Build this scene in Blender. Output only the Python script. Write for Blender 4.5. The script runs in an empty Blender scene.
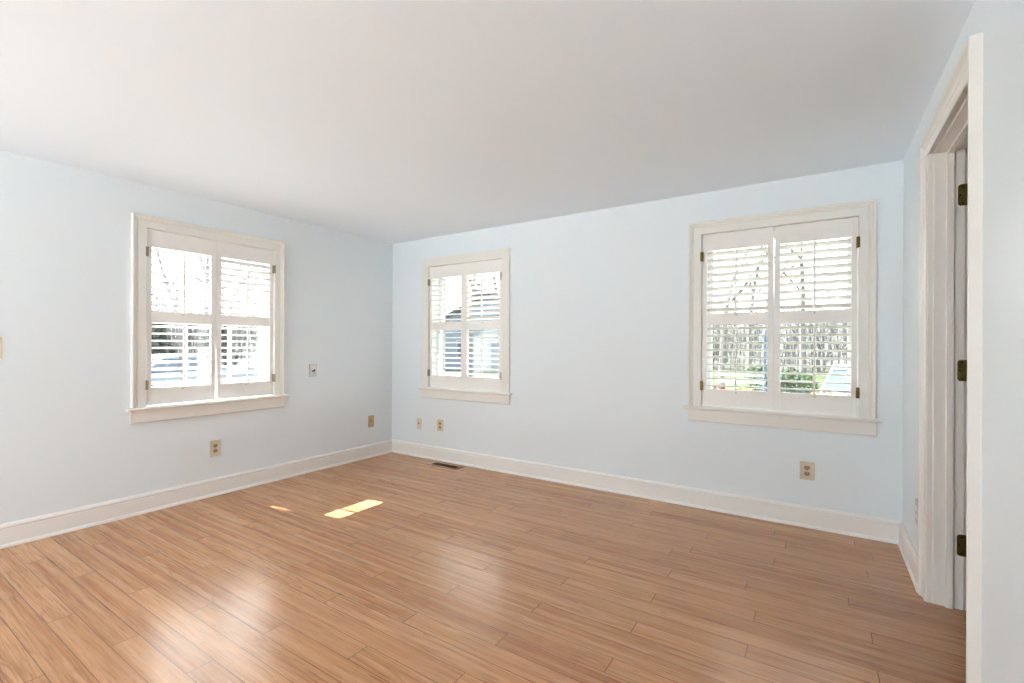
import bpy, bmesh, math, random
from mathutils import Vector, Matrix, Euler

C = bpy.context.scene.collection
SC = bpy.context.scene
PI = math.pi
R = math.radians

# ------------------------------------------------------------------ camera
FPX = 471.09
cam_d = bpy.data.cameras.new('camera')
cam = bpy.data.objects.new('camera', cam_d)
C.objects.link(cam)
cam_d.sensor_width = 36.0
cam_d.lens = FPX * 36.0 / 1024.0
cam_d.shift_y = (345.334 - 341.5) / 1024.0
cam_d.clip_start = 0.02
cam_d.clip_end = 300
YAW, ROLL, PITCH = 0.5788, 0.0035, 0.0
cam.matrix_world = (Matrix.Translation((3.9278, -3.6096, 1.171)) @ Matrix.Rotation(YAW, 4, 'Z')
                    @ Matrix.Rotation(PI / 2 + PITCH, 4, 'X') @ Matrix.Rotation(ROLL, 4, 'Z'))
SC.camera = cam

# ------------------------------------------------------------------ world, sun, fill lamp, exposure
SKY = 4.0
SUN = 34.0
FILL = 6.0  # strength of the added fill lamp
W_ = bpy.data.worlds.new('sky')
SC.world = W_
W_.use_nodes = True
bg = W_.node_tree.nodes['Background']
bg.inputs[0].default_value = (0.91, 0.955, 1.0, 1)
bg.inputs[1].default_value = SKY

sun_d = bpy.data.lights.new('sun', 'SUN')
sun_d.energy = SUN
sun_d.angle = R(0.25)
sun_d.color = (1.0, 1.0, 0.995)
sun = bpy.data.objects.new('sun', sun_d)
C.objects.link(sun)
sun.rotation_euler = Vector((-0.76, -0.11, 1.0)).to_track_quat('Z', 'Y').to_euler()
sun.location = (-9, -3, 12)

SC.view_settings.view_transform = 'Standard'
SC.view_settings.look = 'None'
SC.view_settings.gamma = 1.0
SC.view_settings.exposure = 0.85
SC.view_settings.use_curve_mapping = False
SC.render.film_transparent = False
SC.cycles.max_bounces = 14
SC.cycles.diffuse_bounces = 9
SC.cycles.glossy_bounces = 4
SC.cycles.transparent_max_bounces = 12
SC.cycles.sample_clamp_indirect = 6.0
SC.cycles.caustics_reflective = False
SC.cycles.caustics_refractive = False
SC.cycles.use_denoising = True
try:
    SC.cycles.denoiser = 'OPENIMAGEDENOISE'
    SC.cycles.denoising_input_passes = 'RGB_ALBEDO_NORMAL'
except Exception:
    pass

W = 4.341      # room width, x
H = 2.28       # ceiling height
YR = -6.40     # rear wall, behind the camera
TW = 0.22      # exterior wall thickness

# ------------------------------------------------------------------ materials
def srgb(r, g, b):
    f = lambda c: (c / 255 / 12.92) if c / 255 <= 0.04045 else ((c / 255 + 0.055) / 1.055) ** 2.4
    return (f(r), f(g), f(b), 1)


def mat(name, col, rough=0.5, metal=0.0, spec=0.5, bump=0.0, bscale=60.0, vary=0.0, vscale=3.0, coat=0.0):
    m = bpy.data.materials.new(name)
    m.use_nodes = True
    nt = m.node_tree
    b = nt.nodes['Principled BSDF']
    b.inputs['Base Color'].default_value = col
    b.inputs['Roughness'].default_value = rough
    b.inputs['Metallic'].default_value = metal
    b.inputs['Specular IOR Level'].default_value = spec
    b.inputs['Coat Weight'].default_value = coat
    tc = nt.nodes.new('ShaderNodeTexCoord')
    if vary > 0:
        n = nt.nodes.new('ShaderNodeTexNoise')
        n.inputs['Scale'].default_value = vscale
        n.inputs['Detail'].default_value = 3
        nt.links.new(tc.outputs['Object'], n.inputs['Vector'])
        mp = nt.nodes.new('ShaderNodeMapRange')
        mp.inputs['From Min'].default_value = 0.3
        mp.inputs['From Max'].default_value = 0.7
        mp.inputs['To Min'].default_value = 1 - vary
        mp.inputs['To Max'].default_value = 1 + vary
        nt.links.new(n.outputs['Fac'], mp.inputs['Value'])
        mx = nt.nodes.new('ShaderNodeVectorMath')
        mx.operation = 'SCALE'
        mx.inputs[0].default_value = col[:3]
        nt.links.new(mp.outputs['Result'], mx.inputs['Scale'])
        nt.links.new(mx.outputs['Vector'], b.inputs['Base Color'])
    if bump > 0:
        n2 = nt.nodes.new('ShaderNodeTexNoise')
        n2.inputs['Scale'].default_value = bscale
        n2.inputs['Detail'].default_value = 4
        nt.links.new(tc.outputs['Object'], n2.inputs['Vector'])
        bp = nt.nodes.new('ShaderNodeBump')
        bp.inputs['Strength'].default_value = bump
        bp.inputs['Distance'].default_value = 0.002
        nt.links.new(n2.outputs['Fac'], bp.inputs['Height'])
        nt.links.new(bp.outputs['Normal'], b.inputs['Normal'])
    return m


M_wall = mat('pale_blue_wall_paint', (0.758, 0.822, 0.862, 1), 0.45, spec=0.35, bump=0.08, bscale=120)
M_ceil = mat('ceiling_paint', (0.81, 0.885, 0.955, 1), 0.8, spec=0.2, bump=0.25, bscale=45)
M_trim = mat('cream_trim_paint', (0.79, 0.78, 0.74, 1), 0.32, spec=0.5)
M_base = mat('white_baseboard_paint', (0.81, 0.80, 0.775, 1), 0.32, spec=0.5)
M_shut = mat('ivory_shutter_paint', (0.84, 0.825, 0.80, 1), 0.38, spec=0.45)
M_sash = mat('white_sash_paint', (0.80, 0.80, 0.80, 1), 0.4)
M_door = mat('white_door_paint', (0.79, 0.77, 0.735, 1), 0.3)
M_brass = mat('antique_brass', (0.19, 0.13, 0.04, 1), 0.38, metal=1.0, vary=0.25, vscale=40)
M_darkscrew = mat('dark_screw', (0.03, 0.025, 0.02, 1), 0.5, metal=0.6)
M_pewter = mat('pewter_hinge', (0.30, 0.27, 0.20, 1), 0.4, metal=0.9)
M_ivory = mat('ivory_plastic', (0.66, 0.58, 0.45, 1), 0.35)
M_ivory2 = mat('ivory_receptacle', (0.40, 0.31, 0.19, 1), 0.35)
M_tan = mat('tan_plastic', (0.47, 0.36, 0.20, 1), 0.4)
M_tan2 = mat('tan_jack', (0.36, 0.27, 0.14, 1), 0.4)
M_hole = mat('dark_slot', (0.035, 0.028, 0.02, 1), 0.7)
M_steel = mat('brushed_steel', (0.56, 0.57, 0.58, 1), 0.32, metal=1.0, vary=0.1, vscale=20)
M_white = mat('white_plastic', (0.78, 0.78, 0.77, 1), 0.4)
M_grey = mat('grey_plastic', (0.50, 0.50, 0.47, 1), 0.4)
M_vent = mat('brown_register_metal', (0.33, 0.21, 0.12, 1), 0.45, metal=0.2)
M_ventdark = mat('register_slats', (0.10, 0.06, 0.035, 1), 0.5, metal=0.3)
M_siding = mat('pale_siding', (0.72, 0.73, 0.73, 1), 0.7)
M_black = mat('tyre_rubber', (0.03, 0.03, 0.03, 1), 0.8)


def glass_mat(name):
    m = bpy.data.materials.new(name)
    m.use_nodes = True
    nt = m.node_tree
    nt.nodes.clear()
    o = nt.nodes.new('ShaderNodeOutputMaterial')
    mx = nt.nodes.new('ShaderNodeMixShader')
    t = nt.nodes.new('ShaderNodeBsdfTransparent')
    t.inputs[0].default_value = (0.97, 0.985, 0.98, 1)
    g = nt.nodes.new('ShaderNodeBsdfGlossy')
    g.inputs['Roughness'].default_value = 0.02
    mx.inputs[0].default_value = 0.05
    nt.links.new(t.outputs[0], mx.inputs[1])
    nt.links.new(g.outputs[0], mx.inputs[2])
    nt.links.new(mx.outputs[0], o.inputs[0])
    return m


M_glass = glass_mat('window_glass')


def floor_material():
    m = bpy.data.materials.new('laminate_strip_floor')
    m.use_nodes = True
    nt = m.node_tree
    L = nt.links
    b = nt.nodes['Principled BSDF']

    def mth(op, a, c=None, d=None):
        n = nt.nodes.new('ShaderNodeMath')
        n.operation = op
        for i, v in enumerate((a, c, d)):
            if v is None:
                continue
            if isinstance(v, (int, float)):
                n.inputs[i].default_value = v
            else:
                L.new(v, n.inputs[i])
        return n.outputs[0]

    def comb(x, y, z):
        n = nt.nodes.new('ShaderNodeCombineXYZ')
        for i, v in enumerate((x, y, z)):
            if isinstance(v, (int, float)):
                n.inputs[i].default_value = v
            else:
                L.new(v, n.inputs[i])
        return n.outputs[0]

    def mixc(f, a, c, blend='MIX'):
        n = nt.nodes.new('ShaderNodeMix')
        n.data_type = 'RGBA'
        n.blend_type = blend
        if isinstance(f, (int, float)):
            n.inputs[0].default_value = f
        else:
            L.new(f, n.inputs[0])
        for i, v in ((6, a), (7, c)):
            if isinstance(v, tuple):
                n.inputs[i].default_value = v
            else:
                L.new(v, n.inputs[i])
        return n.outputs[2]

    def ramp(f, stops):
        n = nt.nodes.new('ShaderNodeValToRGB')
        e = n.color_ramp.elements
        e[0].position, e[0].color = stops[0]
        e[1].position, e[1].color = stops[-1]
        for p, c in stops[1:-1]:
            x = e.new(p)
            x.color = c
        L.new(f, n.inputs[0])
        return n.outputs[0]

    tc = nt.nodes.new('ShaderNodeTexCoord')
    sx = nt.nodes.new('ShaderNodeSeparateXYZ')
    L.new(tc.outputs['Object'], sx.inputs[0])
    X, Y = sx.outputs[0], sx.outputs[1]
    PW, BL = 0.0919, 1.236
    v = mth('DIVIDE', mth('ADD', Y, 1.370), PW)
    row = mth('CEIL', v)
    fv = mth('FRACT', v)
    cls = mth('FLOORED_MODULO', row, 3.0)
    # rows near the far wall belong to another course of boards
    u = mth('DIVIDE', mth('SUBTRACT', mth('SUBTRACT', X, 2.459), mth('MULTIPLY', mth('SUBTRACT', cls, 1.0), 0.411)), BL)
    wb = nt.nodes.new('ShaderNodeTexWhiteNoise')
    wb.noise_dimensions = '1D'
    L.new(mth('FLOOR', mth('DIVIDE', mth('SUBTRACT', row, 1.0), 3.0)), wb.inputs['W'])
    u = mth('ADD', u, mth('MULTIPLY', mth('GREATER_THAN', row, 3.5), mth('MULTIPLY', wb.outputs['Value'], 0.35)))
    bi = mth('FLOOR', u)
    fu = mth('FRACT', u)
    wn = nt.nodes.new('ShaderNodeTexWhiteNoise')
    wn.noise_dimensions = '3D'
    L.new(comb(row, bi, 0.37), wn.inputs['Vector'])
    rnd = wn.outputs['Value']
    sc2 = nt.nodes.new('ShaderNodeSeparateColor')
    L.new(wn.outputs['Color'], sc2.inputs[0])
    r2, r3 = sc2.outputs[1], sc2.outputs[2]

    # broad cathedral figure: distorted bands stretched along the board
    gx = mth('ADD', mth('MULTIPLY', X, 1.1), mth('MULTIPLY', rnd, 37.0))
    gy = mth('ADD', mth('MULTIPLY', Y, 16.0), mth('MULTIPLY', r2, 23.0))
    n1 = nt.nodes.new('ShaderNodeTexNoise')
    n1.inputs['Scale'].default_value = 1.0
    n1.inputs['Detail'].default_value = 2.0
    n1.inputs['Distortion'].default_value = 0.7
    L.new(comb(gx, gy, mth('MULTIPLY', r3, 9.0)), n1.inputs['Vector'])
    rings = mth('FRACT', mth('MULTIPLY', n1.outputs['Fac'], 9.0))
    ring = ramp(rings, [(0.0, (0.0, 0, 0, 1)), (0.12, (1, 1, 1, 1)), (0.62, (0.8, 0.8, 0.8, 1)), (1.0, (0.0, 0, 0, 1))])
    # fine fibre
    n2 = nt.nodes.new('ShaderNodeTexNoise')
    n2.inputs['Scale'].default_value = 1.0
    n2.inputs['Detail'].default_value = 4.0
    n2.inputs['Roughness'].default_value = 0.65
    L.new(comb(mth('ADD', mth('MULTIPLY', X, 5.0), mth('MULTIPLY', rnd, 51.0)), mth('MULTIPLY', Y, 150.0), r2), n2.inputs['Vector'])
    n3 = nt.nodes.new('ShaderNodeTexNoise')
    n3.inputs['Scale'].default_value = 1.0
    n3.inputs['Detail'].default_value = 2.0
    L.new(comb(mth('ADD', mth('MULTIPLY', X, 0.8), mth('MULTIPLY', r3, 51.0)), mth('MULTIPLY', Y, 34.0), rnd), n3.inputs['Vector'])
    base = ramp(rnd, [(0.0, FL[0]), (0.5, FL[1]), (1.0, FL[2])])
    light = mixc(0.5, base, FL[3])
    dark = mixc(0.55, base, FL[4])
    streak = ramp(n3.outputs['Fac'], [(0.36, (0, 0, 0, 1)), (0.66, (1, 1, 1, 1))])
    c1 = mixc(streak, base, light)
    c2 = mixc(mth('MULTIPLY', mth('SUBTRACT', 1.0, ring), mth('MULTIPLY', r2, 0.75)), c1, dark)
    fib = ramp(n2.outputs['Fac'], [(0.30, (0.55, 0.47, 0.40, 1)), (0.47, (0.93, 0.92, 0.90, 1)), (0.68, (1.10, 1.10, 1.10, 1))])
    c3 = mixc(0.9, c2, fib, 'MULTIPLY')
    # sparse small knots
    vo = nt.nodes.new('ShaderNodeTexVoronoi')
    vo.inputs['Scale'].default_value = 1.0
    L.new(comb(mth('MULTIPLY', X, 2.1), mth('MULTIPLY', Y, 6.3), 0.0), vo.inputs['Vector'])
    kn = mth('MULTIPLY', mth('LESS_THAN', vo.outputs['Distance'], 0.045), 0.55)
    c4 = mixc(kn, c3, (0.16, 0.075, 0.035, 1))
    # seams between strips: half-width as a fraction of the strip
    dv = mth('MULTIPLY', mth('MINIMUM', fv, mth('SUBTRACT', 1.0, fv)), PW)
    du = mth('MULTIPLY', mth('MINIMUM', fu, mth('SUBTRACT', 1.0, fu)), BL)
    sv = mth('LESS_THAN', dv, 0.0015)
    su = mth('LESS_THAN', du, 0.0016)
    seam = mth('MAXIMUM', mth('MULTIPLY', sv, mth('ADD', 0.72, mth('MULTIPLY', 0.2, mth('LESS_THAN', cls, 0.5)))), mth('MULTIPLY', su, 0.9))
    c5 = mixc(seam, c4, (0.085, 0.036, 0.016, 1))
    L.new(c5, b.inputs['Base Color'])
    b.inputs['Specular IOR Level'].default_value = 0.85
    b.inputs['Coat Weight'].default_value = 0.0
    b.inputs['Coat Roughness'].default_value = 0.2
    ro = mth('ADD', 0.19, mth('MULTIPLY', n2.outputs['Fac'], 0.10))
    L.new(ro, b.inputs['Roughness'])
    hgt = mth('SUBTRACT', mth('MULTIPLY', n2.outputs['Fac'], 0.25), seam)
    bp = nt.nodes.new('ShaderNodeBump')
    bp.inputs['Strength'].default_value = 0.12
    bp.inputs['Distance'].default_value = 0.001
    L.new(hgt, bp.inputs['Height'])
    L.new(bp.outputs['Normal'], b.inputs['Normal'])
    return m


FL = [(0.40, 0.166, 0.060, 1), (0.455, 0.200, 0.075, 1), (0.515, 0.240, 0.096, 1), (0.74, 0.42, 0.20, 1), (0.16, 0.056, 0.018, 1)]
M_floor = floor_material()

# ------------------------------------------------------------------ mesh helpers
def nbm():
    return bmesh.new()


def box(bm, x0, x1, y0, y1, z0, z1):
    vs = [bm.verts.new((x, y, z)) for x in (x0, x1) for y in (y0, y1) for z in (z0, z1)]
    for f in ((0, 1, 3, 2), (4, 6, 7, 5), (0, 4, 5, 1), (2, 3, 7, 6), (0, 2, 6, 4), (1, 5, 7, 3)):
        bm.faces.new([vs[i] for i in f])
    return vs


def prism(bm, pts, a0, a1, axis='z'):
    """closed 2-D outline extruded along an axis; pts are (x,y) for z, (y,z) for x, (x,z) for y"""
    def P(p, a):
        return {'z': (p[0], p[1], a), 'x': (a, p[0], p[1]), 'y': (p[0], a, p[1])}[axis]
    A = [bm.verts.new(P(p, a0)) for p in pts]
    B = [bm.verts.new(P(p, a1)) for p in pts]
    n = len(pts)
    bm.faces.new(A)
    bm.faces.new(B[::-1])
    for i in range(n):
        j = (i + 1) % n
        bm.faces.new((A[i], B[i], B[j], A[j]))


def tube(bm, p0, p1, r0, r1, n=8, caps=True):
    p0, p1 = Vector(p0), Vector(p1)
    d = (p1 - p0).normalized()
    a = d.orthogonal().normalized()
    b = d.cross(a)
    A = [bm.verts.new(p0 + r0 * (a * math.cos(2 * PI * i / n) + b * math.sin(2 * PI * i / n))) for i in range(n)]
    B = [bm.verts.new(p1 + r1 * (a * math.cos(2 * PI * i / n) + b * math.sin(2 * PI * i / n))) for i in range(n)]
    for i in range(n):
        j = (i + 1) % n
        bm.faces.new((A[i], A[j], B[j], B[i]))
    if caps:
        bm.faces.new(A[::-1])
        bm.faces.new(B)


def obj(name, bm, m, parent=None, loc=None, bevel=0.0, smooth=False, seg=2):
    bmesh.ops.recalc_face_normals(bm, faces=bm.faces[:])
    me = bpy.data.meshes.new(name)
    bm.to_mesh(me)
    bm.free()
    me.materials.append(m)
    o = bpy.data.objects.new(name, me)
    C.objects.link(o)
    if parent is not None:
        o.parent = parent
    if loc is not None:
        o.location = loc
    if bevel > 0:
        md = o.modifiers.new('bevel', 'BEVEL')
        md.width = bevel
        md.segments = seg
        md.limit_method = 'ANGLE'
        md.angle_limit = R(35)
    if smooth:
        for p in me.polygons:
            p.use_smooth = True
    return o


def tag(o, label, cat, group=None, kind=None):
    o['label'] = label
    o['category'] = cat
    if group:
        o['group'] = group
    if kind:
        o['kind'] = kind
    return o


def thing(name, label, cat, loc=(0, 0, 0), rz=0.0, group=None):
    o = bpy.data.objects.new(name, None)
    o.empty_display_size = 0.1
    C.objects.link(o)
    o.location = loc
    o.rotation_euler = (0, 0, rz)
    tag(o, label, cat, group)
    return o


def struct(name, bm, m, label, cat, **k):
    o = obj(name, bm, m, **k)
    return tag(o, label, cat, kind='structure')


def struct_empty(name, label, cat, loc, rz):
    o = thing(name, label, cat, loc, rz)
    o['kind'] = 'structure'
    return o


def wall_cells(bm, u0, u1, z0, z1, holes, P0, P1, along):
    """solid wall with rectangular holes, built as blocks. along='x': u is x, thickness in y P0..P1; along='y': u is y, thickness in x"""
    us = sorted({u0, u1, *[h[0] for h in holes], *[h[1] for h in holes]})
    zs = sorted({z0, z1, *[h[2] for h in holes], *[h[3] for h in holes]})
    def solid(i, k):
        if i < 0 or k < 0 or i >= len(us) - 1 or k >= len(zs) - 1:
            return False
        a, c = (us[i] + us[i + 1]) / 2, (zs[k] + zs[k + 1]) / 2
        return not any(h[0] < a < h[1] and h[2] < c < h[3] for h in holes)
    cache = {}
    def V(u, t, z):
        key = (round(u, 5), round(t, 5), round(z, 5))
        if key not in cache:
            cache[key] = bm.verts.new((u, t, z) if along == 'x' else (t, u, z))
        return cache[key]
    for i in range(len(us) - 1):
        for k in range(len(zs) - 1):
            if not solid(i, k):
                continue
            a, b_, c, d = us[i], us[i + 1], zs[k], zs[k + 1]
            for t in (P0, P1):
                bm.faces.new((V(a, t, c), V(b_, t, c), V(b_, t, d), V(a, t, d)))
            if not solid(i - 1, k):
                bm.faces.new((V(a, P0, c), V(a, P1, c), V(a, P1, d), V(a, P0, d)))
            if not solid(i + 1, k):
                bm.faces.new((V(b_, P0, c), V(b_, P1, c), V(b_, P1, d), V(b_, P0, d)))
            if not solid(i, k - 1):
                bm.faces.new((V(a, P0, c), V(b_, P0, c), V(b_, P1, c), V(a, P1, c)))
            if not solid(i, k + 1):
                bm.faces.new((V(a, P0, d), V(b_, P0, d), V(b_, P1, d), V(a, P1, d)))


# ------------------------------------------------------------------ room shell
HW = 0.458                     # half width of a window opening
ZS, ZT = 0.735, 1.977          # stool top, head of the opening
UC_A, UC_B1, UC_B2 = -1.800, 1.002, 3.668
HJ = HW + 0.015
def whole(u):
    return (u - HJ, u + HJ, ZS - 0.03, ZT + 0.015)

bm = nbm(); wall_cells(bm, YR - TW, TW, -0.12, H + 0.12, [whole(UC_A)], 0.0, -TW, 'y')
struct('wall_left', bm, M_wall, 'pale blue wall with one shuttered window, left of the corner', 'wall')
bm = nbm(); wall_cells(bm, 0.0, 6.2, -0.12, H + 0.12, [whole(UC_B1), whole(UC_B2)], 0.0, TW, 'x')
struct('wall_far', bm, M_wall, 'pale blue wall with two shuttered windows, right of the corner', 'wall')
DY0, DY1, DZ = -1.554, -0.750, 2.06       # rough door opening in the right wall
WT = 0.125
bm = nbm(); wall_cells(bm, YR, 0.0, 0.0, H, [(DY0, DY1, -0.001, DZ)], W, W + WT, 'y')
struct('wall_right', bm, M_wall, 'pale blue wall with a cased doorway, at the right edge', 'wall')
RW = (0.10, 3.10, 0.12, 2.15)  # opening added to bring fill light into the room
bm = nbm(); wall_cells(bm, 0.0, 6.2, -0.12, H + 0.12, [RW], YR, YR - TW, 'x')
struct('wall_rear', bm, M_wall, 'pale blue wall with an added fill window behind the viewer', 'wall')
bm = nbm(); wall_cells(bm, YR, 0.0, -0.12, H + 0.12, [], 6.2, 6.35, 'y')
struct('wall_hall', bm, M_wall, 'pale wall of the adjoining hall beyond the doorway', 'wall')
bm = nbm(); box(bm, 0, 6.2, YR, 0, -0.12, 0.0)
struct('floor', bm, M_floor, 'warm brown strip laminate floor with a glossy finish', 'floor')
bm = nbm(); box(bm, 0, 6.2, YR, 0, H, H + 0.12)
struct('ceiling', bm, M_ceil, 'plain white painted ceiling', 'ceiling')
# eaves of the house over the left and far walls
bm = nbm(); box(bm, -0.60, -TW, YR - 0.6, 0.9, 2.40, 2.55); box(bm, -0.60, 6.9, TW, 0.75, 2.40, 2.55); box(bm, -0.6, 6.9, YR - 0.6, 0.75, 2.55, 2.7)
struct('roof', bm, M_siding, 'overhanging eaves of the house outside the windows', 'roof')

# added rear window, unseen behind the viewer, lets fill daylight in
w4 = struct_empty('fill_window', 'wide window added in the unseen rear wall for fill daylight', 'window', (0, YR, 0), 0)
bm = nbm()
x0, x1, z0, z1 = RW
box(bm, x0, x1, -0.16, -0.08, z0, z0 + 0.06); box(bm, x0, x1, -0.16, -0.08, z1 - 0.06, z1)
box(bm, x0, x0 + 0.06, -0.16, -0.08, z0 + 0.06, z1 - 0.06); box(bm, x1 - 0.06, x1, -0.16, -0.08, z0 + 0.06, z1 - 0.06)
for k in (1, 2):
    xc = x0 + (x1 - x0) * k / 3
    box(bm, xc - 0.03, xc + 0.03, -0.155, -0.085, z0 + 0.06, z1 - 0.06)
obj('window_frame', bm, M_sash, w4)
bm = nbm(); box(bm, x0 + 0.06, x1 - 0.06, -0.124, -0.118, z0 + 0.06, z1 - 0.06)
obj('window_glass', bm, M_glass, w4)
bm = nbm()
for a in ((x0 - 0.08, x0, z0 - 0.0, z1 + 0.08), (x1, x1 + 0.08, z0, z1 + 0.08), (x0, x1, z1, z1 + 0.08), (x0 - 0.1, x1 + 0.1, z0 - 0.08, z0)):
    box(bm, a[0], a[1], 0.0, 0.02, a[2], a[3])
obj('window_casing', bm, M_trim, w4, bevel=0.003)

# baseboards: profile (offset from wall, z)
BB = [(0.0, 0.0), (0.024, 0.0), (0.0235, 0.008), (0.0205, 0.015), (0.0165, 0.020), (0.0155, 0.104), (0.0125, 0.107),
      (0.0165, 0.111), (0.0170, 0.118), (0.0130, 0.128), (0.007, 0.134), (0.0, 0.135)]
t = 0.024
bm = nbm(); prism(bm, [(a, b) for a, b in BB], YR, 0.0, 'y')
struct('baseboard_left', bm, M_base, 'cream moulded baseboard along the left wall', 'baseboard')
bm = nbm(); prism(bm, [(-a, b) for a, b in BB], 0.0, W, 'x')
struct('baseboard_far', bm, M_base, 'cream moulded baseboard along the wall with two windows', 'baseboard')
bm = nbm(); prism(bm, [(W - a, b) for a, b in BB], -0.675, 0.0, 'y')
struct('baseboard_right', bm, M_base, 'short cream baseboard between the corner and the door casing', 'baseboard')
bm = nbm(); prism(bm, [(W - a, b) for a, b in BB], YR, -1.631, 'y')
struct('baseboard_right.001', bm, M_base, 'cream baseboard on the near side of the door casing', 'baseboard')
bm = nbm(); prism(bm, [(YR + a, b) for a, b in BB], 0.0, W, 'x')
struct('baseboard_rear', bm, M_base, 'cream moulded baseboard along the rear wall', 'baseboard')

# ------------------------------------------------------------------ door opening in the right wall
d1 = struct_empty('door_1', 'cased doorway with brass hinges in the right wall', 'door', (0, 0, 0), 0)
JT = 2.05
def casing3(bm, prof, hl, hr, zt, z0, P):
    """mitred three-sided casing: prof is (w outward, t proud); P maps (u, t, z) to a point"""
    rings = []
    for w, th in prof:
        rings.append([bm.verts.new(P(hl - w, th, z0)), bm.verts.new(P(hl - w, th, zt + w)),
                      bm.verts.new(P(hr + w, th, zt + w)), bm.verts.new(P(hr + w, th, z0))])
    n = len(prof)
    for i in range(n):
        j = (i + 1) % n
        for k in range(3):
            bm.faces.new((rings[i][k], rings[i][k + 1], rings[j][k + 1], rings[j][k]))
    bm.faces.new([r[0] for r in rings]); bm.faces.new([r[3] for r in rings][::-1])

DP = [(0.0, 0.0), (0.0, 0.008), (0.004, 0.010), (0.034, 0.013), (0.038, 0.010), (0.042, 0.014), (0.052, 0.020), (0.056, 0.018), (0.060, 0.024),
      (0.064, 0.031), (0.074, 0.033), (0.078, 0.031), (0.079, 0.0)]
bm = nbm()
casing3(bm, DP, -1.551, -0.753, JT - 0.002, 0.0, lambda u, th, z: (W - th * (0.60 if u > -1.1 else 1.0), u, z))
obj('door_casing', bm, M_door, d1, smooth=False)
bm = nbm()
casing3(bm, DP, -1.551, -0.753, JT - 0.002, 0.0, lambda u, th, z: (W + WT + th, u, z))
obj('hall_casing', bm, M_door, d1)
# jamb, outline seen from above on the far side (x, y)
YJ = -0.760
def jpts(yj, s):
    e = yj + s * 0.010
    q = [(W - 0.001, e), (W - 0.001, yj + s * 0.003), (W + 0.018, yj + s * 0.003), (W + 0.022, yj), (W + WT + 0.001, yj), (W + WT + 0.001, e)]
    return q
bm = nbm(); prism(bm, jpts(YJ, 1), 0.0, JT + 0.008, 'z'); obj('door_jamb', bm, M_door, d1, bevel=0.0015)
bm = nbm(); prism(bm, jpts(-1.544, -1), 0.0, JT + 0.008, 'z'); obj('door_jamb', bm, M_door, d1, bevel=0.0015)
bm = nbm(); prism(bm, [(x, JT + (y - YJ)) for x, y in jpts(YJ, 1)], -1.544, YJ, 'y'); obj('head_jamb', bm, M_door, d1, bevel=0.0015)
S0, S1 = W + 0.063, W + 0.089
bm = nbm(); box(bm, S0, S1, YJ - 0.012, YJ, 0, JT); obj('door_stop', bm, M_door, d1, bevel=0.002)
bm = nbm(); box(bm, S0, S1, -1.544, -1.532, 0, JT); obj('door_stop', bm, M_door, d1, bevel=0.002)
bm = nbm(); box(bm, S0, S1, -1.532, YJ - 0.012, JT - 0.012, JT); obj('head_stop', bm, M_door, d1, bevel=0.002)
for z in (1.847, 1.066, 0.288):
    bm = nbm()
    hh, rr = 0.048, 0.012
    pts = []
    xl, xr = W + 0.101, W + WT + 0.012
    for cx_, cz_, a0 in ((xl + rr, z + hh - rr, 90), (xl + rr, z - hh + rr, 180)):
        for k in range(5):
            a = R(a0 + 90 * k / 4)
            pts.append((cx_ + rr * math.cos(a), cz_ + rr * math.sin(a)))
    pts += [(xr, z - hh), (xr, z + hh)]
    prism(bm, pts, YJ - 0.0025, YJ + 0.0005, 'y')
    hg = obj('hinge', bm, M_brass, d1)
    hg['label'] = 'antique brass hinge leaf on the door jamb'
    bm = nbm(); tube(bm, (xr + 0.002, YJ - 0.005, z - hh), (xr + 0.002, YJ - 0.005, z + hh), 0.0055, 0.0055, 12)
    obj('hinge_pin', bm, M_brass, hg)
    for dx, dz in ((0.016, 0.036), (0.008, 0.0), (0.016, -0.036)):
        bm = nbm(); tube(bm, (xl + dx, YJ - 0.0025, z + dz), (xl + dx, YJ - 0.0033, z + dz), 0.0036, 0.0032, 10)
        obj('screw', bm, M_darkscrew, hg)

# ------------------------------------------------------------------ windows and shutters (local: x along wall, y outward, z up)
WP = [(0.0, 0.0), (0.0, -0.012), (0.004, -0.015), (0.050, -0.016), (0.052, -0.013), (0.055, -0.013), (0.058, -0.018), (0.064, -0.021), (0.066, -0.018),
      (0.069, -0.019), (0.073, -0.026), (0.083, -0.028), (0.087, -0.025), (0.087, 0.0)]
WPflat = [(0.0, 0.0), (0.0, -0.014), (0.003, -0.017), (0.066, -0.018), (0.080, -0.020), (0.086, -0.018), (0.087, -0.014), (0.087, 0.0)]


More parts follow.
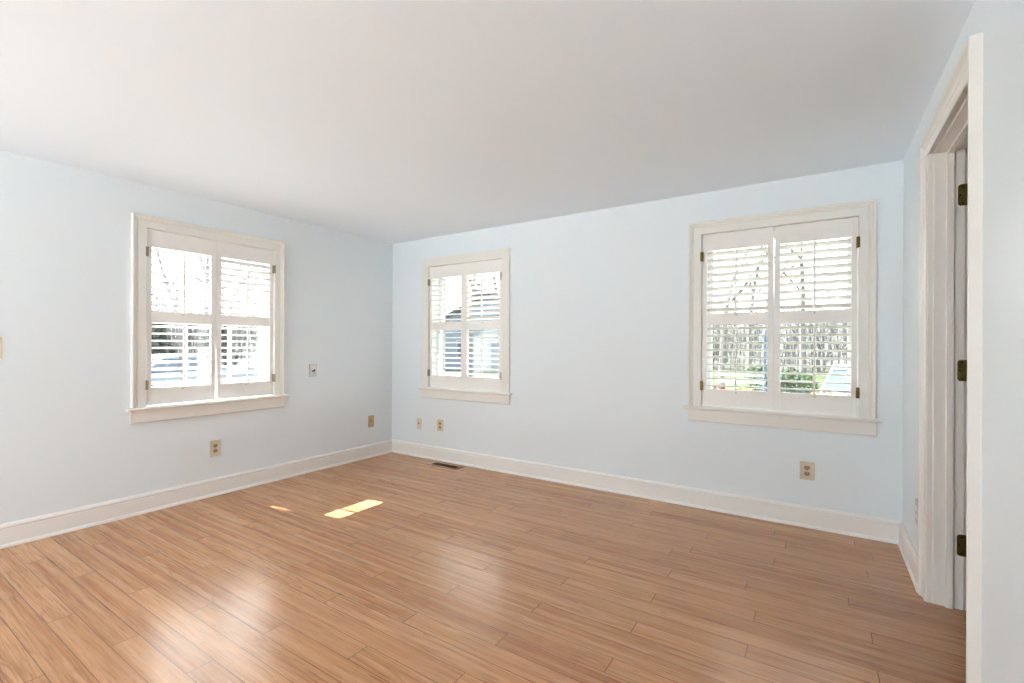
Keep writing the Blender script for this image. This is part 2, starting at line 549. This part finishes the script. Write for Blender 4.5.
def make_window(name, label, loc, rz, prof, muntins=()):
    w = struct_empty(name, label, 'window', loc, rz)
    bm = nbm()
    casing3(bm, prof, -HW, HW, ZT, ZS, lambda u, th, z: (u, th, z))
    obj('window_casing', bm, M_trim, w)
    bm = nbm()                       # stool with rounded nose
    prof_s = [(0.095, ZS - 0.022), (0.095, ZS), (-0.038, ZS), (-0.044, ZS - 0.003), (-0.047, ZS - 0.011), (-0.044, ZS - 0.019), (-0.038, ZS - 0.022)]
    prism(bm, [(y, z) for y, z in prof_s if y < 0.0] + [(0.0, ZS - 0.022), (0.0, ZS)], -0.573, 0.573, 'x')
    box(bm, -HJ, HJ, 0.0, 0.10, ZS - 0.022, ZS)
    obj('window_sill', bm, M_trim, w, bevel=0.0015)
    bm = nbm()
    prism(bm, [(-0.0, ZS - 0.022), (-0.020, ZS - 0.022), (-0.019, 0.632), (-0.014, 0.626), (0.0, 0.626)], -0.549, 0.549, 'x')
    obj('apron', bm, M_trim, w, bevel=0.0015)
    bm = nbm()
    box(bm, -HJ, -HW, 0.0, TW, ZS, ZT); box(bm, HW, HJ, 0.0, TW, ZS, ZT)
    box(bm, -HJ, HJ, 0.0, TW, ZT, ZT + 0.015); box(bm, -HJ, HJ, 0.10, TW + 0.03, ZS - 0.03, ZS + 0.004)
    obj('window_frame', bm, M_sash, w)
    for nm, y0, za, zb in (('lower_sash', 0.105, ZS + 0.004, 1.385), ('upper_sash', 0.148, 1.345, ZT)):
        bm = nbm()
        y1 = y0 + 0.036
        st, br, tr = 0.05, (0.07 if nm == 'lower_sash' else 0.038), (0.038 if nm == 'lower_sash' else 0.05)
        box(bm, -HW + 0.002, -HW + st, y0, y1, za, zb); box(bm, HW - st, HW - 0.002, y0, y1, za, zb)
        box(bm, -HW + st, HW - st, y0, y1, za, za + br); box(bm, -HW + st, HW - st, y0, y1, zb - tr, zb)
        for mu in muntins:
            box(bm, mu - 0.010, mu + 0.010, y0 + 0.006, y1 - 0.006, za + br, zb - tr)
        s = obj(nm, bm, M_sash, w, bevel=0.002)
        bm = nbm(); box(bm, -HW + st - 0.003, HW - st + 0.003, y0 + 0.016, y0 + 0.020, za + br - 0.003, zb - tr + 0.003)
        obj('window_glass', bm, M_glass, s)
    return w


PWD = 0.4562        # shutter panel width
def make_shutter(label, loc, rz, side, tilt_up, tilt_lo, hinge_m, gap=(0.0, 0.0)):
    """side -1: hinged on its left edge, +1: hinged on its right; the root sits at the hinge corner; tilts in degrees, + = room edge down"""
    p = thing('shutter_panel', label, 'window shutter', loc, rz, 'louvred shutter panels in the windows')
    g = lambda u: -side * u          # u runs from the hinge edge to the meeting edge
    zb, zt = 0.005, 1.2395
    def bx(bm, u0, u1, y0, y1, z0, z1):
        a, b = sorted((g(u0), g(u1)))
        box(bm, a, b, y0, y1, z0, z1)
    Z = ZS
    up0, up1, lo0, lo1 = 1.405 - Z, 1.856 - Z, 0.862 - Z, 1.322 - Z
    y0, y1 = 0.004, 0.031
    sl, sm = 0.034, 0.037
    bm = nbm()
    bx(bm, 0.003, sl, y0, y1, zb, zt)
    # the meeting stile has been planed a little so that the pair shows a wedge of daylight
    prism(bm, [(g(PWD - sm), zb), (g(PWD - gap[0]), zb), (g(PWD), 0.48), (g(PWD), 0.75), (g(PWD - gap[1]), zt), (g(PWD - sm), zt)], y0, y1, 'y')
    for a, b in ((zb, lo0), (lo1, up0), (up1, zt)):
        bx(bm, sl, PWD - sm, y0 + 0.0015, y1 - 0.0015, a, b)
    obj('frame', bm, M_shut, p, bevel=0.0012)
    yc = (y0 + y1) / 2
    CH, TH, NL = 0.054, 0.0115, 9
    for nm, za, zb_, tilt in (('upper_louvers', up0, up1, tilt_up), ('lower_louvers', lo0, lo1, tilt_lo)):
        bm = nbm()
        pitch = (zb_ - za) / NL
        th = R(tilt)
        for i in range(NL):
            zc = za + pitch * (i + 0.5)
            pts = []
            for k in range(14):
                a = 2 * PI * k / 14
                dy, dz = CH / 2 * math.cos(a), TH / 2 * math.sin(a)
                # + tilt: the room edge (negative y) goes down
                pts.append((yc + dy * math.cos(th) - dz * math.sin(th), zc + dy * math.sin(th) + dz * math.cos(th)))
            a, b = sorted((g(sl + 0.001), g(PWD - sm - 0.001)))
            prism(bm, pts, a, b, 'x')
        obj(nm, bm, M_shut, p)
        um = (sl + PWD - sm) / 2
        yf = yc - CH / 2 * math.cos(th) - 0.004
        dzf = -CH / 2 * math.sin(th)
        bm = nbm()
        bx(bm, um - 0.0055, um + 0.0055, yf - 0.010, yf, za + pitch * 0.5 + dzf - 0.030, zb_ - pitch * 0.5 + dzf + 0.012)
        obj('tilt_rod', bm, M_shut, p, bevel=0.002)
        bm = nbm()
        bx(bm, um - 0.005, um + 0.005, y0 - 0.004, y0 + 0.003, za - 0.022, za - 0.010)
        c = obj('rod_catch', bm, M_grey, p, bevel=0.001)
        c['label'] = 'small grey catch below the tilt rod'
    for zc in (1.815 - Z, 0.885 - Z):
        bm = nbm()
        bx(bm, -0.009, 0.010, -0.0155, y0 + 0.001, zc - 0.033, zc + 0.033)
        h = obj('hinge', bm, hinge_m, p, bevel=0.001)
        bm = nbm(); tube(bm, (g(0.0), -0.018, zc - 0.034), (g(0.0), -0.018, zc + 0.034), 0.0045, 0.0045, 10)
        obj('hinge_pin', bm, hinge_m, h)
    return p


WINS = [
    ('window_1', 'cream framed shuttered window on the left wall', UC_A, 'A', WP, (-0.165, 0.155)),
    ('window_2', 'shuttered window beside the room corner on the far wall', UC_B1, 'B', WPflat, ()),
    ('window_3', 'shuttered window near the doorway on the far wall', UC_B2, 'B', WP, ()),
]
# (label, upper tilt, lower tilt, skew) for the left and the right panel
SH = {
    'window_1': (('left shutter panel of the left wall window, upper slats half open', 18, 6, (0.005, 0.0)),
                 ('right shutter panel of the left wall window, upper slats tipped steeply down', 45, 6, (0.009, 0.0))),
    'window_2': (('left shutter panel of the window beside the room corner', -7, 8, (0.0, 0.0)),
                 ('right shutter panel of the window beside the room corner, upper slats nearly shut', -26, 8, (0.0, 0.0))),
    'window_3': (('left shutter panel of the window nearest the doorway', -24, -10, (0.0, 0.003)),
                 ('right shutter panel of the window nearest the doorway', -24, -10, (0.0, 0.005))),
}
for nm, lab, uc, wl, prof, mun in WINS:
    if wl == 'A':
        loc, rz = (0, uc, 0), PI / 2
        pt = lambda u, z: (0, uc + u, z)
    else:
        loc, rz = (uc, 0, 0), 0.0
        pt = lambda u, z: (uc + u, 0, z)
    make_window(nm, lab, loc, rz, prof, mun)
    hm = M_brass if nm == 'window_3' else M_pewter
    (la, ua, lo, sk), (lb, ub, lo2, sk2) = SH[nm]
    make_shutter(la, pt(-HW + 0.001, ZS), rz, -1, ua, lo, hm, sk)
    make_shutter(lb, pt(HW - 0.001, ZS), rz, 1, ub, lo2, hm, sk2)

# ------------------------------------------------------------------ wall plates and the floor register
def rrect(w, h, r, n=4):
    pts = []
    for cx_, cz_, a0 in ((w / 2 - r, h / 2 - r, 0), (-w / 2 + r, h / 2 - r, 90), (-w / 2 + r, -h / 2 + r, 180), (w / 2 - r, -h / 2 + r, 270)):
        for k in range(n + 1):
            a = R(a0 + 90 * k / n)
            pts.append((cx_ + r * math.cos(a), cz_ + r * math.sin(a)))
    return pts


def plate(name, label, cat, loc, rz, w, h, m, group=None, th=0.006, r=0.004):
    p = thing(name, label, cat, loc, rz, group)
    bm = nbm(); prism(bm, rrect(w, h, r), -th, 0.0, 'y')
    obj('plate', bm, m, p, bevel=0.0015)
    return p


def screw(p, x, z, y=-0.006, m=None):
    bm = nbm(); tube(bm, (x, y + 0.001, z), (x, y - 0.0012, z), 0.0034, 0.0030, 10)
    obj('screw', bm, m or M_ivory2, p)


def duplex(label, loc, rz, w, h):
    p = plate('wall_outlet', label, 'outlet', loc, rz, w, h, M_ivory, 'ivory wall outlets')
    for s in (1, -1):
        zc = s * 0.0195
        bm = nbm()
        pts = [(0.017 * math.cos(a), zc + max(-0.0135, min(0.0135, 0.017 * math.sin(a)))) for a in [2 * PI * k / 24 for k in range(24)]]
        prism(bm, pts, -0.0085, -0.005, 'y')
        rc = obj('receptacle', bm, M_ivory2, p)
        bm = nbm()
        box(bm, -0.0085, -0.0055, -0.0089, -0.008, zc - 0.002, zc + 0.008)
        box(bm, 0.0055, 0.0085, -0.0089, -0.008, zc - 0.001, zc + 0.008)
        prism(bm, [(0.0032 * math.cos(2 * PI * k / 10), zc - 0.0075 + 0.0032 * math.sin(2 * PI * k / 10)) for k in range(10)], -0.0089, -0.008, 'y')
        obj('slots', bm, M_hole, rc)
    screw(p, 0, 0)
    return p


RA, RB, RC = PI / 2, 0.0, -PI / 2
duplex('ivory duplex outlet under the left wall window', (0, -1.808, 0.365), RA, 0.076, 0.122)
duplex('ivory duplex outlet under the corner window, beside the cable jack', (0.705, 0, 0.357), RB, 0.080, 0.119)
duplex('ivory duplex outlet low on the wall under the window near the doorway', (3.861, 0, 0.365), RB, 0.082, 0.118)
p = plate('phone_jack', 'tan jack plate low on the left wall near the room corner', 'wall plate', (0, -0.290, 0.373), RA, 0.070, 0.120, M_tan)
bm = nbm(); box(bm, -0.010, 0.010, -0.010, -0.005, -0.010, 0.012); obj('jack', bm, M_tan2, p, bevel=0.001)
screw(p, 0, 0.042, m=M_tan2); screw(p, 0, -0.042, m=M_tan2)
p = plate('cable_jack', 'cream cable jack plate low on the far wall, closest to the corner', 'wall plate', (0.412, 0, 0.349), RB, 0.068, 0.120, mat('cream_plastic', (0.72, 0.66, 0.54, 1), 0.35))
bm = nbm(); tube(bm, (0, -0.005, 0.004), (0, -0.011, 0.004), 0.0075, 0.0075, 12); obj('socket', bm, M_hole, p)
screw(p, 0, 0.042); screw(p, 0, -0.036)
p = plate('phone_wall_plate', 'brushed steel telephone plate at chest height on the left wall', 'wall plate', (0, -0.970, 0.935), RA, 0.072, 0.118, M_steel, th=0.009)
bm = nbm(); prism(bm, [(x, z + 0.024) for x, z in rrect(0.050, 0.052, 0.004)], -0.0115, -0.008, 'y'); obj('white_reflection', bm, M_white, p, bevel=0.001)  # white panel stands in for the bright reflection on the steel
bm = nbm(); box(bm, -0.014, 0.016, -0.013, -0.008, -0.014, 0.000); prism(bm, [(0.012 + 0.008 * math.cos(2 * PI * k / 12), 0.002 + 0.008 * math.sin(2 * PI * k / 12)) for k in range(12)], -0.0135, -0.008, 'y')
obj('jack_opening', bm, M_hole, p)
bm = nbm(); tube(bm, (0, -0.008, 0.040), (0, -0.016, 0.040), 0.004, 0.006, 12); obj('mounting_stud', bm, M_steel, p)
bm = nbm(); tube(bm, (0, -0.008, -0.040), (0, -0.016, -0.040), 0.004, 0.006, 12); obj('mounting_stud', bm, M_steel, p)
p = plate('light_switch', 'ivory light switch plate at the left edge of the left wall', 'switch', (0, -2.987, 1.146), RA, 0.078, 0.124, M_ivory)
bm = nbm(); box(bm, -0.005, 0.005, -0.008, -0.005, -0.012, 0.012); tg = obj('toggle_slot', bm, M_ivory2, p)
bm = nbm(); prism(bm, [(-0.006, -0.004), (-0.018, 0.006), (-0.019, 0.010), (-0.006, 0.006)], -0.0035, 0.0035, 'x'); obj('toggle', bm, M_ivory, p)
screw(p, 0, 0.030); screw(p, 0, -0.030)
p = plate('wall_outlet', 'rounded grey outlet plate half hidden by the door casing', 'outlet', (W, -0.560, 0.352), RC, 0.086, 0.118, M_grey, th=0.012, r=0.014)
for s in (1, -1):
    bm = nbm(); prism(bm, [(x, z + s * 0.02) for x, z in rrect(0.030, 0.026, 0.008)], -0.014, -0.010, 'y'); rc = obj('receptacle', bm, M_white, p)
p['group'] = 'ivory wall outlets'
del p['group']

v = thing('floor_register', 'brown metal floor register with dark slats near the far baseboard', 'floor vent', (0.885, -0.135, 0), 0)
bm = nbm()
fw, fh, iw, ih = 0.185, 0.062, 0.150, 0.036
prof_o = rrect(2 * fw, 2 * fh, 0.008); 
box(bm, -fw, fw, -fh, -ih, 0, 0.005); box(bm, -fw, fw, ih, fh, 0, 0.005); box(bm, -fw, -iw, -ih, ih, 0, 0.005); box(bm, iw, fw, -ih, ih, 0, 0.005)
obj('rim', bm, M_vent, v, bevel=0.0025)
bm = nbm(); box(bm, -iw, iw, -ih, ih, -0.004, 0.0006); obj('duct_opening', bm, M_hole, v)
bm = nbm()
for k in range(24):
    x = -iw + (k + 0.5) * 2 * iw / 24
    prism(bm, [(x - 0.002, 0.0008), (x + 0.001, 0.0008), (x + 0.003, 0.0042), (x, 0.0042)], -ih, ih, 'y')
box(bm, -iw, iw, -0.002, 0.002, 0.001, 0.0045)
obj('grille', bm, M_ventdark, v)

# ------------------------------------------------------------------ added ceiling lamp for fill, unseen behind the viewer
lp = thing('fill_lamp', 'added round fill lamp with a white glass bowl behind the viewer', 'lamp', (2.2, -4.15, H), 0)
bm = nbm(); tube(bm, (0, 0, 0), (0, 0, -0.03), 0.20, 0.20, 40); obj('canopy', bm, M_white, lp, bevel=0.004)
bm = nbm()
prev = None
rings = []
for k in range(7):
    a = R(90 * k / 6)
    rr, zz = 0.185 * math.cos(a), -0.03 - 0.07 * math.sin(a)
    if k == 6:
        rings.append([bm.verts.new((0, 0, zz))])
    else:
        rings.append([bm.verts.new((rr * math.cos(2 * PI * i / 40), rr * math.sin(2 * PI * i / 40), zz)) for i in range(40)])
for k in range(6):
    for i in range(40):
        j = (i + 1) % 40
        if k == 5:
            bm.faces.new((rings[5][i], rings[5][j], rings[6][0]))
        else:
            bm.faces.new((rings[k][i], rings[k][j], rings[k + 1][j], rings[k + 1][i]))
M_bowl = bpy.data.materials.new('fill_lamp_bowl'); M_bowl.use_nodes = True
_b = M_bowl.node_tree.nodes['Principled BSDF']
_b.inputs['Base Color'].default_value = (0.9, 0.9, 0.88, 1)
_b.inputs['Emission Color'].default_value = (1.0, 0.95, 0.89, 1)
_b.inputs['Emission Strength'].default_value = FILL
obj('glass_bowl', bm, M_bowl, lp, smooth=True)



# places outside (metres, floor corner of the room at the origin)
TREES = [
    (-12.0, 2.9, 0, 0.7, 0.3, 'leaning bare tree by the street, leftmost one in the left wall window', 0.10),
    (-17.6, 6.6, 1, 1.2, 1.9, 'tall bare tree across the street, in the middle of the left wall window', -0.22),
    (-20.9, 8.6, 2, 0.95, 4.0, 'bare tree behind the white car across the street'),
    (-31.0, 13.0, 1, 1.3, 5.1, 'large bare tree far behind the dark evergreens'),
    (-7.6, 11.0, 2, 1.0, 2.4, 'bare tree on the lawn in front of the blue grey house'),
    (-11.2, 18.4, 0, 1.1, 1.0, 'smaller looking bare tree close to the blue grey house'),
    (1.0, 14.6, 0, 0.8, 3.3, 'bare tree left of the blue post'),
    (0.9, 23.2, 1, 1.1, 0.7, 'distant bare tree just left of the green bushes'),
    (3.3, 19.6, 2, 1.0, 5.5, 'bare tree directly behind the green bushes'),
]
CONIFERS = [
    (-26.0, 7.1, 3.6, 'dark evergreen across the street, left one of the three', 2),
    (-26.0, 10.2, 3.9, 'dark evergreen across the street, middle one of the three', 3),
    (-24.5, 13.0, 3.5, 'dark evergreen across the street, right one of the three', 4),
]
SHRUBS = [
    (2.95, 13.4, 0.9, 1.25, None, 'big round green bush behind the blue post', 7, 1400, 0.07),
    (2.35, 15.7, 0.8, 1.35, None, 'green bush farther back, left of the big round one', 8, 1200, 0.07),
    (1.30, 12.2, 0.5, 0.72, 'red', 'low red leaved shrub on the lawn', 9, 700, 0.05),
    (2.0, 11.6, 0.5, 0.75, 'yellow', 'low yellow green shrub beside the red one', 10, 800, 0.05),
    (4.1, 6.4, 0.42, 1.15, 'yellow', 'yellow flowering shrub in front of the white car near the house', 11, 900, 0.035),
]
CARS = [
    (-15.2, 4.3, 1.62, None, 'pale blue car parked by the street outside the left wall window'),
    (-18.4, 9.7, 1.55, 'white', 'white car parked farther along the street'),
    (4.85, 10.2, 1.53, 'white', 'white car seen end on through the window nearest the doorway'),
]
HOUSE = (-17.4, 28.0, 0.35)
POLE = (3.24, 4.3)

# ------------------------------------------------------------------ outside
GZ = -0.7
M_lawn = mat('lawn', (0.030, 0.040, 0.018, 1), 0.95, spec=0.1, vary=0.35, vscale=0.4)
M_hill = mat('wooded_hillside', (0.07, 0.07, 0.062, 1), 0.95, spec=0.1, vary=0.6, vscale=0.9)
M_bark = mat('grey_bark', (0.10, 0.098, 0.095, 1), 0.9, spec=0.1)
M_needle = mat('dark_evergreen', (0.050, 0.062, 0.052, 1), 0.9, spec=0.1, vary=0.4, vscale=2)
M_leaf = mat('green_leaves', (0.022, 0.038, 0.013, 1), 0.8, spec=0.2, vary=0.4, vscale=6)
M_yellow = mat('yellow_blossom', (0.14, 0.12, 0.02, 1), 0.8, spec=0.1, vary=0.3, vscale=8)
M_red = mat('red_leaves', (0.12, 0.02, 0.012, 1), 0.8, spec=0.1, vary=0.3, vscale=8)
M_carpale = mat('pale_blue_car_paint', (0.15, 0.18, 0.21, 1), 0.25, spec=0.5, coat=0.6)
M_carwhite = mat('white_car_paint', (0.20, 0.205, 0.21, 1), 0.25, spec=0.5, coat=0.6)
M_carglass = mat('car_glass', (0.03, 0.045, 0.07, 1), 0.1, spec=0.5)
M_bluegrey = mat('blue_grey_siding', (0.105, 0.125, 0.155, 1), 0.8, spec=0.2)
M_housewhite = mat('white_house_trim', (0.22, 0.225, 0.23, 1), 0.7)
M_roof = mat('grey_shingles', (0.05, 0.05, 0.052, 1), 0.9)
M_blue = mat('blue_painted_metal', (0.03, 0.055, 0.10, 1), 0.5)
M_drive = mat('asphalt', (0.06, 0.06, 0.06, 1), 0.9)

bm = nbm()
NX = 48
gv = [[bm.verts.new((-70 + 140 * i / NX, -60 + 140 * j / NX, 0)) for j in range(NX + 1)] for i in range(NX + 1)]
for row in gv:
    for v_ in row:
        x, y = v_.co.x, v_.co.y
        r = math.hypot(x - 2.2, y + 2)
        a = max(0.0, min(1.0, (r - 36) / 22))
        a = a * a * (3 - 2 * a)
        v_.co.z = GZ - 0.02 + a * (4.6 + 1.1 * math.sin(x * 0.21) * math.cos(y * 0.17))
for i in range(NX):
    for j in range(NX):
        bm.faces.new((gv[i][j], gv[i + 1][j], gv[i + 1][j + 1], gv[i][j + 1]))
g = struct('ground', bm, M_lawn, 'dull green lawn around the house rising to a wooded bank', 'ground', smooth=True)
g.data.materials.append(M_hill)
for p_ in g.data.polygons:
    if p_.center.z > GZ + 0.25:
        p_.material_index = 1
bm = nbm(); box(bm, -8, 13, YR - 14, YR - TW, GZ, -0.12)  # pale slab added as a reflector, sends light up through the rear window
struct('bounce_slab', bm, mat('bounce_concrete', (0.74, 0.745, 0.75, 1), 0.85), 'pale concrete slab added behind the house to bounce light in', 'bounce_slab')
bm = nbm(); box(bm, -7.5, -TW, YR, 3.0, GZ - 0.02, GZ + 0.03)  # unseen pale strip added as a reflector, bounces sun up through the louvers
struct('bounce_strip', bm, mat('bounce_gravel', (0.60, 0.60, 0.60, 1), 0.9), 'pale gravel strip added along the left side of the house to bounce light in', 'bounce_strip')
bm = nbm(); box(bm, -19.5, -10.5, -14, 20, GZ - 0.02, GZ + 0.015)
struct('road', bm, M_drive, 'grey asphalt street beyond the left wall window', 'road')


def grow(bm, rng, p, d, ln, r, depth, maxd):
    n = 3 if depth == 0 else 2
    for k in range(n):
        q = p + d * (ln / n)
        r1 = r * (0.86 if depth < maxd else 0.6)
        tube(bm, p, q, r, r1, 6 if depth < 2 else 4, caps=False)
        p, r = q, r1
        d = (d + Vector((rng.uniform(-1, 1), rng.uniform(-1, 1), rng.uniform(-0.3, 0.5))) * 0.16).normalized()
        if depth < maxd and (depth > 0 or k >= 1):
            for b in range(rng.choice((1, 2, 2)) if depth else 2):
                sd = (d * rng.uniform(0.4, 0.8) + Vector((rng.uniform(-1, 1), rng.uniform(-1, 1), rng.uniform(-0.1, 0.7)))).normalized()
                grow(bm, rng, p.copy(), sd, ln * rng.uniform(0.5, 0.72), r * rng.uniform(0.45, 0.65), depth + 1, maxd)


TREE_PROTO = []
for sd_ in (3, 11, 29):
    rng = random.Random(sd_)
    bt = nbm(); tube(bt, (0, 0, -0.15), (0.03, 0.02, 1.3), 0.17, 0.13, 10, caps=False)
    bb = nbm()
    grow(bb, rng, Vector((0.03, 0.02, 1.28)), Vector((rng.uniform(-.1, .1), rng.uniform(-.1, .1), 1)).normalized(), 4.2, 0.125, 0, 4)
    mt, mb = [], None
    for nm_, b_ in (('trunk', bt), ('branches', bb)):
        bmesh.ops.recalc_face_normals(b_, faces=b_.faces[:])
        me = bpy.data.meshes.new(nm_); b_.to_mesh(me); b_.free(); me.materials.append(M_bark)
        mt.append(me)
    TREE_PROTO.append(mt)


def tree(x, y, kind, s, rz, label, lean=0.0):
    t_ = thing('bare_tree', label, 'tree', (x, y, GZ), rz, 'bare trees outside the windows')
    t_.scale = (s, s, s)
    t_.rotation_euler = (lean, 0, rz)
    for nm_, me in zip(('trunk', 'branches'), TREE_PROTO[kind]):
        o = bpy.data.objects.new(nm_, me); C.objects.link(o); o.parent = t_
    return t_


for a in TREES:
    tree(*a)


def leafy(bm, rng, c, rad, n, size):
    for _ in range(n):
        v_ = Vector((rng.gauss(0, 1), rng.gauss(0, 1), rng.gauss(0, 1))).normalized() * rng.uniform(0.45, 1.0) ** 0.5
        p = Vector((c[0] + v_.x * rad[0], c[1] + v_.y * rad[1], c[2] + v_.z * rad[2]))
        a = Vector((rng.uniform(-1, 1), rng.uniform(-1, 1), rng.uniform(-1, 1))).normalized()
        b = a.orthogonal().normalized()
        s_ = size * rng.uniform(0.6, 1.3)
        bm.faces.new([bm.verts.new(p + q) for q in (a * s_, b * s_ * 0.55, -a * s_, -b * s_ * 0.55)])


def shrub(x, y, w, h, m, label, seed, n=900, size=0.06, name='leafy_shrub', cat='shrub', group=None):
    rng = random.Random(seed)
    t_ = thing(name, label, cat, (x, y, GZ), 0, group)
    bm = nbm()
    for k in range(5):
        leafy(bm, rng, (rng.uniform(-w, w) * 0.5, rng.uniform(-w, w) * 0.5, h * rng.uniform(0.35, 0.62)), (w * 0.6, w * 0.6, h * 0.38), n // 5, size)
    obj('foliage', bm, m, t_)
    bm = nbm()
    for k in range(6):
        a = 2 * PI * k / 6
        tube(bm, (0.05 * math.cos(a), 0.05 * math.sin(a), -0.05), (w * 0.4 * math.cos(a), w * 0.4 * math.sin(a), h * 0.6), 0.015, 0.008, 5)
    obj('stems', bm, M_bark, t_)


def conifer(x, y, h, label, seed):
    rng = random.Random(seed)
    t_ = thing('evergreen_tree', label, 'tree', (x, y, GZ), 0, 'dark evergreens across the street')
    bm = nbm()
    for k in range(16):
        f = k / 16
        r = h * 0.30 * (1 - f) + 0.15
        leafy(bm, rng, (0, 0, h * (0.08 + 0.90 * f)), (r, r, h * 0.05), int(130 * (1 - f) + 25), 0.20)
    obj('foliage', bm, M_needle, t_)
    bm = nbm(); tube(bm, (0, 0, -0.1), (0, 0, h * 0.9), 0.14, 0.03, 8); obj('trunk', bm, M_bark, t_)


for a in CONIFERS:
    conifer(*a)
for x_, y_, w_s, h_s, m_s, *rest in SHRUBS:
    shrub(x_, y_, w_s, h_s, {None: M_leaf, 'red': M_red, 'yellow': M_yellow}[m_s], *rest, group='shrubs on the lawn')


def car(x, y, rz, m, label):
    c = thing('parked_car', label, 'car', (x, y, GZ), rz, 'parked cars outside the windows')
    side = [(-2.2, 0.32), (-2.25, 0.62), (-2.1, 0.86), (-1.5, 0.92), (1.05, 0.95), (1.95, 0.84), (2.22, 0.62), (2.22, 0.32), (1.72, 0.24), (-1.7, 0.24)]
    bm = nbm(); prism(bm, side, -0.86, 0.86, 'y'); obj('body', bm, m, c, bevel=0.05)
    bm = nbm()
    lo = [(-1.75, -0.80), (1.05, -0.80), (1.05, 0.80), (-1.75, 0.80)]
    hi = [(-1.15, -0.62), (0.25, -0.62), (0.25, 0.62), (-1.15, 0.62)]
    A = [bm.verts.new((u, v_, 0.92)) for u, v_ in lo]
    B = [bm.verts.new((u, v_, 1.38)) for u, v_ in hi]
    bm.faces.new(A); bm.faces.new(B)
    for k in range(4):
        bm.faces.new((A[k], A[(k + 1) % 4], B[(k + 1) % 4], B[k]))
    gl = obj('windows', bm, M_carglass, c, bevel=0.03)
    bm = nbm(); prism(bm, [(-1.20, 1.37), (0.30, 1.37), (0.15, 1.44), (-1.0, 1.44)], -0.65, 0.65, 'y')
    for s in (-1, 1):
        for u0, u1 in (((-1.75), (-1.15)), (1.05, 0.25), (-0.38, -0.38)):
            tube(bm, (u0, s * 0.81, 0.92), (u1, s * 0.635, 1.38), 0.035, 0.03, 6)
    obj('roof', bm, m, c)
    for u in (-1.35, 1.40):
        for s in (-1, 1):
            bm = nbm(); tube(bm, (u, s * 0.68, 0.32), (u, s * 0.88, 0.32), 0.32, 0.32, 20); w_ = obj('wheel', bm, M_black, c, bevel=0.02)
            bm = nbm(); tube(bm, (u, s * 0.87, 0.32), (u, s * 0.89, 0.32), 0.19, 0.17, 14); obj('hubcap', bm, M_grey, w_)


for x_, y_, r_, m_s, lab_ in CARS:
    car(x_, y_, r_, M_carwhite if m_s else M_carpale, lab_)

rng = random.Random(77)
for bank in (0, 1):
    bm = nbm()
    for k in range(750):
        if bank:
            x, y = rng.uniform(-8, 13), rng.uniform(33, 50)
        else:
            x, y = rng.uniform(-50, -34), rng.uniform(3, 30)
        hgt = rng.uniform(2.5, 6.5) if bank else rng.uniform(2.5, 9.0)
        z = GZ - 0.1
        lx, ly = rng.uniform(-0.9, 0.9), rng.uniform(-0.9, 0.9)
        tube(bm, (x, y, z), (x + lx, y + ly, z + hgt), rng.uniform(0.03, 0.09), 0.015, 4, caps=False)
        for q in range(3):
            f = rng.uniform(0.35, 0.9)
            tube(bm, (x + lx * f, y + ly * f, z + hgt * f), (x + lx * f + rng.uniform(-1.3, 1.3), y + ly * f + rng.uniform(-1.3, 1.3), z + hgt * f + rng.uniform(0.3, 1.4)), 0.03, 0.01, 3, caps=False)
    br = obj('brushwood', bm, M_bark)
    tag(br, 'thicket of thin grey saplings on the bank beyond the lawn' if bank else 'taller thicket of grey saplings across the street', 'brushwood', kind='stuff')

# neighbouring house seen through the window beside the corner
h_ = thing('house', 'blue grey house with a white gabled porch across the lawn', 'house', HOUSE[:2] + (GZ,), HOUSE[2])
bm = nbm(); prism(bm, [(-5.5, 0), (5.5, 0), (5.5, 2.9), (0, 5.6), (-5.5, 2.9)], -4, 4, 'y'); obj('walls', bm, M_bluegrey, h_)
bm = nbm()
for s in (-1, 1):
    prism(bm, [(0, 5.62), (s * 5.9, 2.72), (s * 5.9, 2.90), (0, 5.84)], -4.4, 4.4, 'y')
obj('roof', bm, M_roof, h_)
bm = nbm()
prism(bm, [(-0.9, 0.0), (2.5, 0.0), (2.5, 2.3), (0.8, 3.6), (-0.9, 2.3)], -5.6, -4.0, 'y')
po = obj('porch', bm, M_housewhite, h_)
bm = nbm(); box(bm, 0.4, 1.2, -5.63, -5.59, 0.1, 2.0); obj('porch_door', bm, M_bluegrey, po)
for u in (-4.2, -2.2):
    bm = nbm(); box(bm, u - 0.5, u + 0.5, -4.06, -3.98, 0.95, 2.25); wf = obj('window', bm, M_housewhite, h_)
    bm = nbm(); box(bm, u - 0.42, u + 0.42, -4.08, -4.05, 1.03, 2.17); obj('pane', bm, M_carglass, wf)
bm = nbm(); box(bm, -2.6, -1.9, -0.5, 0.3, 4.0, 6.4); obj('chimney', bm, M_roof, h_)

pl = thing('blue_post', 'slim blue post on the lawn, seen through the window nearest the doorway', 'post', POLE + (GZ,), 0)
bm = nbm(); tube(bm, (0, 0, -0.1), (0, 0, 2.05), 0.022, 0.022, 12); obj('shaft', bm, M_blue, pl)
bm = nbm(); tube(bm, (0, 0, 2.05), (0, 0, 2.12), 0.034, 0.012, 12); obj('cap', bm, M_blue, pl)
